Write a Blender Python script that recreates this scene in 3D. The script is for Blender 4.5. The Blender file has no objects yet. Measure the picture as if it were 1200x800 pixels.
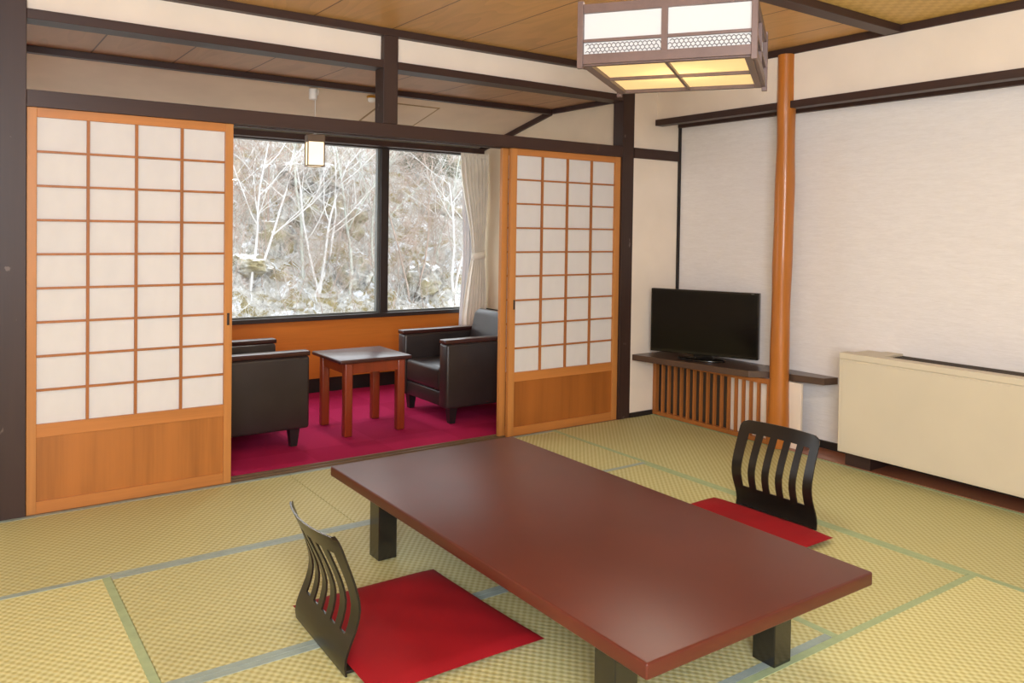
import bpy, bmesh, math, random
from mathutils import Vector, Matrix, noise as mnoise

rnd = random.Random(7)
scn = bpy.context.scene
col = scn.collection
PI = math.pi


# ------------------------------------------------------------------ helpers
def lin(r, g, b):
    def f(c):
        c /= 255.0
        return c / 12.92 if c <= 0.04045 else ((c + 0.055) / 1.055) ** 2.4
    return (f(r), f(g), f(b), 1.0)


def root_loc(parent):
    o = parent
    while o is not None and o.parent is not None:
        o = o.parent
    return Vector(o.location) if o is not None else Vector((0, 0, 0))


def smooth(me, ang=40):
    me.polygons.foreach_set('use_smooth', [True] * len(me.polygons))
    try:
        me.set_sharp_from_angle(angle=math.radians(ang))
    except Exception:
        pass


def tagp(o, label=None, cat=None, group=None, kind=None):
    if label: o['label'] = label
    if cat: o['category'] = cat
    if group: o['group'] = group
    if kind: o['kind'] = kind
    return o


def thing(name, label, cat, loc=(0, 0, 0), rz=0.0, group=None, kind=None):
    o = bpy.data.objects.new(name, None)
    o.empty_display_size = 0.1
    col.objects.link(o)
    o.location = loc
    o.rotation_euler = (0, 0, rz)
    return tagp(o, label, cat, group, kind)


class MB:
    """collects shapes into one bmesh"""
    def __init__(self):
        self.bm = bmesh.new()

    def box(self, a, b, bev=0.0, seg=2, rot=None, mid=None):
        lo = Vector([min(a[i], b[i]) for i in range(3)])
        hi = Vector([max(a[i], b[i]) for i in range(3)])
        c = (lo + hi) / 2
        r = bmesh.ops.create_cube(self.bm, size=1.0)
        vs = r['verts']
        for v in vs:
            v.co = Vector((v.co[i] * (hi[i] - lo[i]) for i in range(3))) + c
        if bev > 0:
            es = list({e for v in vs for e in v.link_edges})
            rb = bmesh.ops.bevel(self.bm, geom=es, offset=bev, segments=seg, profile=0.5, affect='EDGES')
            vs = list({v for f in rb['faces'] for v in f.verts} | {v for v in vs if v.is_valid})
        if rot is not None:
            m = Matrix.Translation(mid or c) @ rot @ Matrix.Translation(-(Vector(mid or c)))
            for v in vs:
                v.co = m @ v.co
        return self

    def prism(self, pts, z0, z1, bev=0.0, seg=2):
        lo = [self.bm.verts.new((p[0], p[1], z0)) for p in pts]
        hi = [self.bm.verts.new((p[0], p[1], z1)) for p in pts]
        n = len(pts)
        fs = [self.bm.faces.new(lo[::-1]), self.bm.faces.new(hi)]
        for i in range(n):
            fs.append(self.bm.faces.new((lo[i], lo[(i + 1) % n], hi[(i + 1) % n], hi[i])))
        bmesh.ops.recalc_face_normals(self.bm, faces=fs)
        if bev > 0:
            es = list({e for f in fs for e in f.edges})
            bmesh.ops.bevel(self.bm, geom=es, offset=bev, segments=seg, profile=0.5, affect='EDGES')
        return self

    def taper(self, c0, s0, c1, s1):
        """square frustum from centre c0 half size s0 to c1, s1"""
        q = [(-1, -1), (1, -1), (1, 1), (-1, 1)]
        lo = [self.bm.verts.new((c0[0] + a * s0, c0[1] + b * s0, c0[2])) for a, b in q]
        hi = [self.bm.verts.new((c1[0] + a * s1, c1[1] + b * s1, c1[2])) for a, b in q]
        fs = [self.bm.faces.new(lo[::-1]), self.bm.faces.new(hi)]
        for i in range(4):
            fs.append(self.bm.faces.new((lo[i], lo[(i + 1) % 4], hi[(i + 1) % 4], hi[i])))
        bmesh.ops.recalc_face_normals(self.bm, faces=fs)
        return self

    def tube(self, pts, rad, n=10, cap=True):
        pts = [Vector(p) for p in pts]
        rads = rad if isinstance(rad, (list, tuple)) else [rad] * len(pts)
        rings = []
        for i, p in enumerate(pts):
            d = (pts[min(i + 1, len(pts) - 1)] - pts[max(i - 1, 0)]).normalized()
            up = Vector((0, 0, 1)) if abs(d.z) < 0.95 else Vector((1, 0, 0))
            s = d.cross(up).normalized()
            t = s.cross(d)
            rings.append([self.bm.verts.new(p + (s * math.cos(2 * PI * k / n) + t * math.sin(2 * PI * k / n)) * rads[i]) for k in range(n)])
        for a, b in zip(rings, rings[1:]):
            for k in range(n):
                self.bm.faces.new((a[k], a[(k + 1) % n], b[(k + 1) % n], b[k]))
        if cap:
            self.bm.faces.new(rings[0][::-1]); self.bm.faces.new(rings[-1])
        return self

    def lathe(self, prof, c=(0, 0), n=24):
        rings = []
        for r, z in prof:
            rings.append([self.bm.verts.new((c[0] + r * math.cos(2 * PI * k / n), c[1] + r * math.sin(2 * PI * k / n), z)) for k in range(n)])
        for a, b in zip(rings, rings[1:]):
            for k in range(n):
                self.bm.faces.new((a[k], a[(k + 1) % n], b[(k + 1) % n], b[k]))
        self.bm.faces.new(rings[0][::-1]); self.bm.faces.new(rings[-1])
        return self

    def grid(self, f, nu, nv, thick=0.0):
        vs = [[self.bm.verts.new(f(i / nu, j / nv)) for j in range(nv + 1)] for i in range(nu + 1)]
        for i in range(nu):
            for j in range(nv):
                self.bm.faces.new((vs[i][j], vs[i + 1][j], vs[i + 1][j + 1], vs[i][j + 1]))
        return self

    def build(self, name, mat, parent=None, world=True, sm=0, loc=None):
        bmesh.ops.recalc_face_normals(self.bm, faces=self.bm.faces[:])
        if loc is not None:
            off = Vector(loc)
        else:
            off = root_loc(parent) if (world and parent is not None) else Vector((0, 0, 0))
        if off.length:
            bmesh.ops.translate(self.bm, verts=self.bm.verts[:], vec=-off)
        me = bpy.data.meshes.new(name)
        self.bm.to_mesh(me)
        self.bm.free()
        if sm: smooth(me, sm)
        if mat: me.materials.append(mat)
        o = bpy.data.objects.new(name, me)
        col.objects.link(o)
        if parent is not None:
            o.parent = parent
        elif loc is not None:
            o.location = loc
        return o


def struct(name, mb, mat, sm=0, label=None, cat=None):
    o = mb.build(name, mat, sm=sm)
    return tagp(o, label, cat, None, 'structure')


# ------------------------------------------------------------------ materials
class NT:
    def __init__(self, name):
        self.m = bpy.data.materials.new(name)
        self.m.use_nodes = True
        self.t = self.m.node_tree
        self.t.nodes.clear()
        self.out = self.n('ShaderNodeOutputMaterial')
        self.b = self.n('ShaderNodeBsdfPrincipled')
        self.l(self.b.outputs[0], self.out.inputs[0])

    def n(self, ty, **kw):
        x = self.t.nodes.new(ty)
        for k, v in kw.items():
            setattr(x, k, v)
        return x

    def l(self, a, b):
        self.t.links.new(a, b)

    def obj(self, scale=(1, 1, 1), rot=(0, 0, 0)):
        tc = self.n('ShaderNodeTexCoord')
        mp = self.n('ShaderNodeMapping')
        mp.inputs['Scale'].default_value = scale
        mp.inputs['Rotation'].default_value = rot
        self.l(tc.outputs['Object'], mp.inputs[0])
        return mp.outputs[0]

    def noise(self, vec, scale, detail=3, rough=0.5, dist=0.0):
        x = self.n('ShaderNodeTexNoise')
        x.inputs['Scale'].default_value = scale
        x.inputs['Detail'].default_value = detail
        x.inputs['Roughness'].default_value = rough
        x.inputs['Distortion'].default_value = dist
        self.l(vec, x.inputs['Vector'])
        return x.outputs['Fac']

    def ramp(self, fac, stops):
        r = self.n('ShaderNodeValToRGB')
        e = r.color_ramp.elements
        while len(e) < len(stops): e.new(0.5)
        for k, (p, c) in enumerate(stops):
            e[k].position = p; e[k].color = c
        self.l(fac, r.inputs[0])
        return r.outputs[0]

    def mix(self, fac, a, b, mode='MIX'):
        x = self.n('ShaderNodeMix', data_type='RGBA', blend_type=mode)
        if isinstance(fac, (int, float)): x.inputs[0].default_value = fac
        else: self.l(fac, x.inputs[0])
        for s, v in ((x.inputs[6], a), (x.inputs[7], b)):
            if isinstance(v, tuple): s.default_value = v
            else: self.l(v, s)
        return x.outputs[2]

    def math(self, op, a, b=None):
        x = self.n('ShaderNodeMath', operation=op)
        for s, v in ((x.inputs[0], a), (x.inputs[1], b)):
            if v is None: continue
            if isinstance(v, (int, float)): s.default_value = v
            else: self.l(v, s)
        return x.outputs[0]

    def bump(self, h, strength=0.3, dist=0.005):
        x = self.n('ShaderNodeBump')
        x.inputs['Strength'].default_value = strength
        x.inputs['Distance'].default_value = dist
        self.l(h, x.inputs['Height'])
        self.l(x.outputs[0], self.b.inputs['Normal'])

    def set(self, color=None, rough=0.5, spec=0.5, metal=0.0, coat=0.0, coat_rough=0.1, sheen=0.0):
        b = self.b
        if color is not None:
            if isinstance(color, tuple): b.inputs['Base Color'].default_value = color
            else: self.l(color, b.inputs['Base Color'])
        b.inputs['Roughness'].default_value = rough
        b.inputs['Specular IOR Level'].default_value = spec
        b.inputs['Metallic'].default_value = metal
        b.inputs['Coat Weight'].default_value = coat
        b.inputs['Coat Roughness'].default_value = coat_rough
        b.inputs['Sheen Weight'].default_value = sheen
        return self.m


def plain(name, c, rough=0.5, spec=0.5, coat=0.0, var=0.06, nscale=6.0, bump=0.0, bscale=200.0, coat_rough=0.1, sheen=0.0):
    t = NT(name)
    v = t.obj()
    n = t.noise(v, nscale, 4)
    d = tuple(x * (1 - var * 2) for x in c[:3]) + (1,)
    l_ = tuple(min(1, x * (1 + var)) for x in c[:3]) + (1,)
    t.set(t.ramp(n, [(0.3, d), (0.7, l_)]), rough, spec, 0, coat, coat_rough, sheen)
    if bump > 0:
        t.bump(t.noise(v, bscale, 2), bump, 0.002)
    return t.m


def wood(name, c, dark=0.7, axis='z', rough=0.45, scale=1.0, coat=0.0, spec=0.4, fine=0.5):
    t = NT(name)
    s = {'x': (0.6, 9, 9), 'y': (9, 0.6, 9), 'z': (9, 9, 0.6)}[axis]
    s = tuple(k * scale for k in s)
    v = t.obj(s)
    n1 = t.noise(v, 1.3, 3, 0.5, 0.6)
    s2 = {'x': (2.5, 90, 90), 'y': (90, 2.5, 90), 'z': (90, 90, 2.5)}[axis]
    n2 = t.noise(t.obj(s2), 1.0, 3, 0.6)
    f = t.math('ADD', t.math('MULTIPLY', n1, 1 - fine * 0.5), t.math('MULTIPLY', n2, fine * 0.5))
    d = tuple(x * dark for x in c[:3]) + (1,)
    l_ = tuple(min(1, x * 1.12) for x in c[:3]) + (1,)
    t.set(t.ramp(f, [(0.3, d), (0.52, c), (0.72, l_)]), rough, spec, 0, coat)
    t.bump(n2, 0.12, 0.001)
    return t.m


def chips(m):
    """sparse pale knocks and scratches in the stain"""
    nt = m.node_tree
    b = nt.nodes['Principled BSDF']
    old = b.inputs['Base Color'].links[0].from_socket
    tc = nt.nodes.new('ShaderNodeTexCoord')
    mp = nt.nodes.new('ShaderNodeMapping'); mp.inputs['Scale'].default_value = (1, 1, .55); mp.inputs['Location'].default_value = (.3, .2, .1)
    n = nt.nodes.new('ShaderNodeTexNoise'); n.inputs['Scale'].default_value = 17; n.inputs['Detail'].default_value = 3
    r = nt.nodes.new('ShaderNodeValToRGB')
    r.color_ramp.elements[0].position = .70; r.color_ramp.elements[0].color = (0, 0, 0, 1)
    r.color_ramp.elements[1].position = .73; r.color_ramp.elements[1].color = (.55, .55, .55, 1)
    mx = nt.nodes.new('ShaderNodeMix'); mx.data_type = 'RGBA'
    nt.links.new(tc.outputs['Object'], mp.inputs[0]); nt.links.new(mp.outputs[0], n.inputs['Vector'])
    nt.links.new(n.outputs['Fac'], r.inputs[0]); nt.links.new(r.outputs[0], mx.inputs[0])
    nt.links.new(old, mx.inputs[6]); mx.inputs[7].default_value = lin(128, 112, 104)
    nt.links.new(mx.outputs[2], b.inputs['Base Color'])


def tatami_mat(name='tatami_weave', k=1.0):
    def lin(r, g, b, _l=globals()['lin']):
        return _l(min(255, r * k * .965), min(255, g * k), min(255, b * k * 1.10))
    t = NT(name)
    tc = t.n('ShaderNodeTexCoord')
    sp = t.n('ShaderNodeSeparateXYZ')
    t.l(tc.outputs['Object'], sp.inputs[0])
    kx = 2 * PI / 0.028
    ky = 2 * PI / 0.034
    sx = t.math('SINE', t.math('MULTIPLY', sp.outputs[0], kx))
    sy = t.math('SINE', t.math('MULTIPLY', sp.outputs[1], ky))
    pr = t.math('MULTIPLY', sx, sy)
    h = t.math('ADD', t.math('MULTIPLY', pr, 0.5), 0.5)
    base = t.noise(tc.outputs['Object'], 3.0, 3)
    fib = t.noise(t.obj((40, 400, 40)), 1.0, 2)
    c1 = t.ramp(h, [(0.12, lin(178, 163, 96)), (0.6, lin(212, 200, 136)), (0.95, lin(220, 210, 150))])
    c2 = t.mix(t.math('MULTIPLY', base, 0.35), c1, lin(184, 170, 98))
    c3 = t.mix(t.math('MULTIPLY', fib, 0.22), c2, lin(168, 154, 90))
    t.set(c3, 0.6, 0.3)
    t.bump(h, 0.35, 0.004)
    return t.m


def plank_ceiling(name, base, seam, spacing, off, along='y', ajiro=False, rough=0.45):
    t = NT(name)
    tc = t.n('ShaderNodeTexCoord')
    sp = t.n('ShaderNodeSeparateXYZ')
    t.l(tc.outputs['Object'], sp.inputs[0])
    u = sp.outputs[0] if along == 'y' else sp.outputs[1]
    f = t.math('FRACT', t.math('DIVIDE', t.math('SUBTRACT', u, off), spacing))
    idx = t.math('FLOOR', t.math('DIVIDE', t.math('SUBTRACT', u, off), spacing))
    d = t.math('MULTIPLY', t.math('MINIMUM', f, t.math('SUBTRACT', 1.0, f)), spacing)
    line = t.math('LESS_THAN', d, 0.004)
    comb = t.n('ShaderNodeCombineXYZ')
    st = (2.4, 0.5) if along == 'y' else (0.5, 2.4)
    t.l(t.math('ADD', t.math('MULTIPLY', sp.outputs[0], st[0]), t.math('MULTIPLY', idx, 3.7)), comb.inputs[0])
    t.l(t.math('ADD', t.math('MULTIPLY', sp.outputs[1], st[1]), t.math('MULTIPLY', idx, 5.1)), comb.inputs[1])
    n = t.noise(comb.outputs[0], 1.8, 5, 0.6, 1.2)
    rg = t.math('FRACT', t.math('MULTIPLY', t.noise(comb.outputs[0], 0.9, 2, 0.5, 0.4), 13.0))
    n2 = t.math('ADD', t.math('MULTIPLY', n, 0.82), t.math('MULTIPLY', rg, 0.18))
    dk = tuple(x * 0.84 for x in base[:3]) + (1,)
    lt = tuple(min(1, x * 1.08) for x in base[:3]) + (1,)
    c = t.ramp(n2, [(0.3, dk), (0.55, base), (0.75, lt)])
    t.set(t.mix(line, c, seam), rough, 0.4)
    return t.m


def accent_wall():
    t = NT('textured_wallpaper')
    v = t.obj((3, 5, 34))
    n = t.noise(v, 1.8, 4, 0.6, 0.5)
    n2 = t.noise(t.obj((20, 20, 110)), 1.5, 3, 0.6)
    hh = t.math('ADD', t.math('MULTIPLY', n, 0.6), t.math('MULTIPLY', n2, 0.4))
    t.set(t.ramp(hh, [(0.3, lin(222, 215, 210)), (0.7, lin(233, 227, 223))]), 0.8, 0.2)
    t.bump(hh, 0.35, 0.005)
    return t.m


def paper_mat():
    t = NT('shoji_paper')
    v = t.obj((9, 1, 5))
    n = t.noise(v, 1.5, 3)
    c = t.ramp(n, [(0.3, lin(236, 232, 229)), (0.7, lin(240, 236, 233))])
    t.set(c, 0.85, 0.15)
    tr = t.n('ShaderNodeBsdfTranslucent')
    t.l(c, tr.inputs[0])
    mx = t.n('ShaderNodeMixShader')
    mx.inputs[0].default_value = 0.3
    t.l(t.b.outputs[0], mx.inputs[1]); t.l(tr.outputs[0], mx.inputs[2])
    t.l(mx.outputs[0], t.out.inputs[0])
    return t.m


def glass_mat():
    t = NT('window_glass')
    tr = t.n('ShaderNodeBsdfTransparent')
    tr.inputs[0].default_value = (0.97, 0.98, 0.98, 1)
    gl = t.n('ShaderNodeBsdfGlossy')
    gl.inputs['Roughness'].default_value = 0.02
    mx = t.n('ShaderNodeMixShader')
    mx.inputs[0].default_value = 0.05
    t.l(tr.outputs[0], mx.inputs[1]); t.l(gl.outputs[0], mx.inputs[2])
    t.l(mx.outputs[0], t.out.inputs[0])
    return t.m


def emit_mat(name, c, s):
    t = NT(name)
    t.set(c, 0.6, 0.3)
    t.b.inputs['Emission Color'].default_value = c
    t.b.inputs['Emission Strength'].default_value = s
    return t.m


def carpet_mat():
    t = NT('magenta_carpet')
    tc = t.n('ShaderNodeTexCoord')
    ck = t.n('ShaderNodeTexChecker')
    mp = t.n('ShaderNodeMapping')
    mp.inputs['Location'].default_value = (0.13, 0.07, 0.31)
    t.l(tc.outputs['Object'], mp.inputs[0]); t.l(mp.outputs[0], ck.inputs[0])
    ck.inputs['Scale'].default_value = 2.2
    ck.inputs[1].default_value = lin(180, 36, 84)
    ck.inputs[2].default_value = lin(168, 28, 74)
    n = t.noise(tc.outputs['Object'], 160, 2, 0.7)
    n2 = t.noise(tc.outputs['Object'], 5, 3)
    c = t.mix(t.math('MULTIPLY', n, 0.35), ck.outputs[0], lin(125, 12, 48))
    c = t.mix(t.math('MULTIPLY', n2, 0.25), c, lin(196, 42, 100))
    t.set(c, 0.95, 0.1)
    t.bump(n, 0.6, 0.004)
    return t.m


def hill_mat():
    t = NT('snowy_hillside')
    tc = t.n('ShaderNodeTexCoord')
    o = tc.outputs['Object']
    n1 = t.noise(o, 1.1, 5, 0.65, 0.8)
    n2 = t.noise(t.obj((1, 1, 1.0), (0.5, 0.2, 1.0)), 2.6, 6, 0.72, 1.2)
    n3 = t.noise(o, 9.0, 5, 0.75, 1.0)
    n4 = t.noise(t.obj((1, 1, 1.6), (1.3, 0.7, 0.2)), 1.7, 5, 0.65, 1.5)
    c = t.ramp(n1, [(0.3, lin(206, 172, 156)), (0.42, lin(186, 182, 172)), (0.55, lin(212, 206, 196)), (0.68, lin(204, 168, 150))])
    moss = t.ramp(n4, [(0.50, (0, 0, 0, 1)), (0.60, (1, 1, 1, 1))])
    c = t.mix(t.math('MULTIPLY', moss, 0.8), c, lin(146, 126, 52))
    dark = t.ramp(n3, [(0.30, (1, 1, 1, 1)), (0.44, (0, 0, 0, 1))])
    c = t.mix(t.math('MULTIPLY', dark, 0.8), c, lin(88, 88, 88))
    lite = t.ramp(n3, [(0.52, (0, 0, 0, 1)), (0.64, (1, 1, 1, 1))])
    c = t.mix(t.math('MULTIPLY', lite, 0.65), c, lin(232, 230, 228))
    snow = t.ramp(n2, [(0.55, (0, 0, 0, 1)), (0.60, (1, 1, 1, 1))])
    c = t.mix(snow, c, lin(248, 249, 252))
    t.set(c, 0.95, 0.1)
    t.bump(n3, 1.0, 0.15)
    return t.m


def rock_mat():
    t = NT('mossy_rock')
    tc = t.n('ShaderNodeTexCoord')
    o = tc.outputs['Object']
    n = t.noise(o, 6, 5, 0.7, 0.6)
    n2 = t.noise(o, 2.2, 4, 0.6)
    c = t.ramp(n, [(0.32, lin(92, 92, 92)), (0.5, lin(158, 156, 150)), (0.66, lin(200, 198, 192))])
    c = t.mix(t.math('MULTIPLY', t.ramp(n2, [(0.45, (0, 0, 0, 1)), (0.6, (1, 1, 1, 1))]), 0.65), c, lin(140, 126, 76))
    ge = t.n('ShaderNodeNewGeometry')
    sp = t.n('ShaderNodeSeparateXYZ')
    t.l(ge.outputs['Normal'], sp.inputs[0])
    up = t.ramp(t.math('ADD', sp.outputs[2], t.math('MULTIPLY', t.math('SUBTRACT', n, 0.5), 0.9)), [(0.86, (0, 0, 0, 1)), (0.98, (1, 1, 1, 1))])
    c = t.mix(up, c, lin(246, 248, 252))
    t.set(c, 0.95, 0.1)
    t.bump(n, 0.8, 0.05)
    return t.m


M = {}
M['dark'] = wood('dark_stained_wood', lin(62, 42, 36), 0.75, 'x', 0.45, spec=0.35)
M['sill'] = wood('worn_door_track_wood', lin(112, 88, 66), 0.75, 'x', 0.45)
M['darkv'] = wood('dark_stained_post', lin(60, 42, 36), 0.75, 'z', 0.45, spec=0.35)
chips(M['darkv'])
M['darky'] = wood('dark_stained_rail', lin(60, 40, 34), 0.75, 'y', 0.45, spec=0.35)
M['shoji'] = wood('shoji_frame_wood', lin(190, 126, 66), 0.8, 'z', 0.4)
M['bars'] = wood('shoji_lattice_wood', lin(166, 102, 50), 0.8, 'z', 0.45)
M['shojix'] = wood('shoji_rail_wood', lin(188, 120, 60), 0.8, 'x', 0.4)
M['kick'] = wood('shoji_kick_board_wood', lin(174, 108, 50), 0.72, 'z', 0.38, scale=0.8)
M['kick2'] = wood('amber_kick_board_wood', lin(158, 92, 38), 0.72, 'z', 0.38, scale=0.8)
M['paper'] = paper_mat()
M['plaster'] = plain('cream_plaster', lin(233, 219, 203), 0.85, 0.2, var=0.03, nscale=3, bump=0.25, bscale=260)
M['plaster2'] = plain('shaded_sunroom_plaster', lin(222, 204, 176), 0.85, 0.2, var=0.03, nscale=4, bump=0.35, bscale=160)  # same plaster toned darker, the alcove's dimmer light put into the colour
M['accent'] = accent_wall()
M['tatami'] = tatami_mat()
M['tatami2'] = tatami_mat('sheen_lit_tatami_weave', 1.08)  # same weave made lighter: its angle-dependent sheen is put into the colour
M['heri2'] = plain('tatami_border_green_view', lin(164, 180, 138), 0.6, 0.3, var=0.05, nscale=30, bump=0.3, bscale=600)  # same border cloth, its greener sheen from this angle put into the colour
M['heri'] = plain('tatami_border_grazing_view', lin(152, 167, 160), 0.5, 0.4, var=0.06, nscale=30, bump=0.3, bscale=600)  # same border cloth, its bluish grazing sheen put into the colour
M['ceil'] = plank_ceiling('cedar_plank_ceiling', lin(212, 164, 104), lin(120, 80, 44), 0.45, 2.035)
M['ceil2'] = plank_ceiling('sunroom_plank_ceiling', lin(186, 146, 106), lin(90, 62, 42), 0.42, 0.67)
M['carpet'] = carpet_mat()
M['orange'] = wood('amber_wall_panel', lin(206, 122, 46), 0.82, 'x', 0.4, scale=0.7)
M['black'] = plain('black_trim', lin(38, 32, 30), 0.5, 0.4)
M['winframe'] = plain('bronze_window_frame', lin(52, 44, 42), 0.4, 0.5)
M['winsash'] = plain('grey_sash', lin(104, 106, 102), 0.4, 0.5)
M['glass'] = glass_mat()
M['laq'] = plain('red_brown_lacquer', lin(88, 40, 29), 0.36, 0.32, coat=0.0, var=0.08, nscale=2.5, coat_rough=0.25)
M['laqedge'] = M['laq']
M['blacklaq'] = plain('black_lacquer', lin(26, 22, 20), 0.22, 0.6, coat=0.5, var=0.1, coat_rough=0.1)
M['zaisu'] = plain('black_brown_lacquer', lin(30, 24, 19), 0.3, 0.4, coat=0.1, var=0.1, coat_rough=0.2)
M['metal'] = plain('chrome_screw', lin(190, 190, 195), 0.25, 0.8)
M['metal'].node_tree.nodes['Principled BSDF'].inputs['Metallic'].default_value = 1.0
M['red'] = plain('red_velvet', lin(142, 11, 22), 0.75, 0.25, var=0.07, nscale=4, bump=0.25, bscale=500)
M['leather'] = plain('dark_brown_leather', lin(46, 37, 35), 0.36, 0.5, var=0.08, nscale=10, bump=0.18, bscale=420)
M['legwood'] = plain('dark_leg_wood', lin(34, 30, 30), 0.35, 0.5)
M['armwood'] = wood('red_brown_arm_wood', lin(60, 27, 22), 0.75, 'x', 0.3, coat=0.3)
M['cherry'] = wood('cherry_wood', lin(130, 50, 24), 0.75, 'z', 0.3, coat=0.4)
M['cherrytop'] = wood('cherry_top_wood', lin(70, 36, 32), 0.8, 'x', 0.32, coat=0.15)
M['log'] = wood('polished_log', lin(180, 108, 40), 0.8, 'z', 0.35, scale=0.8, coat=0.25)
M['slat'] = wood('amber_slat', lin(166, 102, 50), 0.8, 'z', 0.4)
M['board'] = wood('red_brown_floor_board', lin(150, 92, 66), 0.8, 'y', 0.35, coat=0.2)
M['shelf'] = wood('dark_shelf_wood', lin(84, 64, 52), 0.8, 'y', 0.35, coat=0.2)
M['heater'] = plain('cream_enamel', lin(206, 194, 170), 0.4, 0.4, var=0.02, nscale=3)
M['heatdark'] = plain('dark_grille', lin(70, 58, 46), 0.5, 0.4)
M['screen'] = plain('tv_screen', lin(12, 10, 10), 0.12, 0.25, var=0.02)
M['bezel'] = plain('gloss_black_plastic', lin(18, 16, 15), 0.18, 0.5)
M['lampwood'] = wood('mauve_grey_lamp_wood', lin(112, 90, 84), 0.82, 'x', 0.4)
def glow_panel(name, c, s, k=.6, alb=.72):
    t = NT(name)
    t.set(tuple(x * alb for x in c[:3]) + (1,), 0.7, 0.2)
    t.b.inputs['Emission Color'].default_value = c
    t.b.inputs['Emission Strength'].default_value = s
    tr = t.n('ShaderNodeBsdfTranslucent'); tr.inputs[0].default_value = c
    mx = t.n('ShaderNodeMixShader'); mx.inputs[0].default_value = k
    t.l(t.b.outputs[0], mx.inputs[1]); t.l(tr.outputs[0], mx.inputs[2]); t.l(mx.outputs[0], t.out.inputs[0])
    return t.m


M['lampwhite'] = glow_panel('lamp_side_panel', (1.0, 0.97, 0.94, 1), 0.22, .04, .5)
M['lampwarm'] = glow_panel('lamp_bottom_panel', (1.0, 0.84, 0.50, 1), 0.75)
M['lampmesh'] = plain('lamp_lattice', lin(128, 122, 120), 0.5, 0.3)
M['pendglow'] = emit_mat('pendant_shade', (1.0, 0.84, 0.55, 1), 1.15)
M['pendwood'] = wood('pendant_wood', lin(120, 98, 78), 0.8, 'z', 0.4)
M['white'] = plain('white_plastic', lin(228, 222, 212), 0.4, 0.4, var=0.02)
M['brass'] = plain('brass_ring', lin(200, 150, 60), 0.3, 0.7)
M['brass'].node_tree.nodes['Principled BSDF'].inputs['Metallic'].default_value = 0.8
M['curtain'] = plain('cream_curtain', lin(246, 238, 222), 0.85, 0.15, var=0.04, nscale=8, bump=0.3, bscale=380)
M['lace'] = plain('white_lace', lin(240, 238, 238), 0.85, 0.15, var=0.02, nscale=8, bump=0.3, bscale=380)
M['hill'] = hill_mat()
M['rock'] = rock_mat()
M['bark'] = plain('pale_grey_bark', lin(186, 188, 178), 0.9, 0.15, var=0.12, nscale=9)
M['bark2'] = plain('brown_grey_bark', lin(172, 154, 142), 0.9, 0.15, var=0.14, nscale=9)
M['bark3'] = plain('frosted_bark', lin(206, 203, 200), 0.9, 0.15, var=0.06, nscale=9)
M['conifer'] = plain('dark_conifer_needles', lin(96, 106, 84), 0.9, 0.15, var=0.2, nscale=14)
M['roof'] = plain('outer_roof', lin(90, 88, 86), 0.8, 0.2)


def ajiro():
    t = NT('woven_ceiling')
    tc = t.n('ShaderNodeTexCoord')
    w = t.n('ShaderNodeTexChecker')
    w.inputs['Scale'].default_value = 26
    w.inputs[1].default_value = lin(224, 188, 112)
    w.inputs[2].default_value = lin(210, 172, 98)
    t.l(tc.outputs['Object'], w.inputs[0])
    n = t.noise(t.obj((3, 20, 3)), 2.0, 3)
    t.set(t.mix(t.math('MULTIPLY', n, 0.4), w.outputs[0], lin(190, 146, 70)), 0.5, 0.3)
    return t.m


M['ajiro'] = ajiro()

# ------------------------------------------------------------------ room shell
XL, YR = -1.4, -5.4          # hidden sides of the room, behind and beside the camera
XW = 4.323                   # textured wall
XK = 4.09                    # upper right wall, flush with the rail
ZC = 2.372                   # ceiling
SY, SX0, SX1 = 1.9, -0.9, 3.85   # sunroom

struct('floor', MB().box((XL - .1, YR - .1, -.14), (XW + .1, SY + .1, -.055)), M['black'])
struct('floor.001', MB().box((SX0, .105, -.055), (SX1, SY, 0.0)), M['carpet'], label='magenta carpet tile floor of the window alcove behind the paper doors', cat='carpet')
# door track between tatami and carpet
tk = MB()
tk.box((.304, 0.0, -.055), (3.767, .014, .0))
tk.box((.304, .014, -.055), (3.767, .046, -.006))
tk.box((.304, .046, -.055), (3.767, .056, .0))
tk.box((.304, .056, -.055), (3.767, .090, -.006))
tk.box((.304, .090, -.055), (3.767, .104, .002))
struct('trim_1', tk, M['sill'])

# ceilings
struct('ceiling', MB().box((XL - .1, -1.70, ZC), (XK + .3, .12, ZC + .08)), M['ceil'])
struct('ceiling.001', MB().box((XL - .1, YR - .1, ZC), (XK + .3, -1.70, ZC + .08)), M['ajiro'])
struct('trim_2', MB().box((XL, -1.755, 2.332), (XK, -1.665, ZC), .003), M['dark'])

# back wall pieces
struct('wall_back', MB().box((XL - .1, .035, 2.19), (3.770, .095, ZC + .02)), M['plaster'])
struct('wall_back.001', MB().box((XL - .1, .02, -.05), (.20, .14, 2.4)), M['plaster'])
struct('wall_back.002', MB().box((3.86, .004, -.05), (XW + .1, .18, ZC + .14)), M['plaster'])
struct('trim_3', MB().box((.19, 0, -.05), (.304, .13, ZC), .003), M['darkv'], label='dark wooden post at the outer edge of the paper doors', cat='post')
struct('trim_4', MB().box((3.768, 0, -.05), (3.872, .10, ZC), .003), M['darkv'], label='dark corner post beside the second paper door', cat='post')
struct('trim_5', MB().box((1.986, -.004, 1.852), (2.074, .10, 2.335), .002), M['darkv'], label='short dark post above the door lintel', cat='post')
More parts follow.
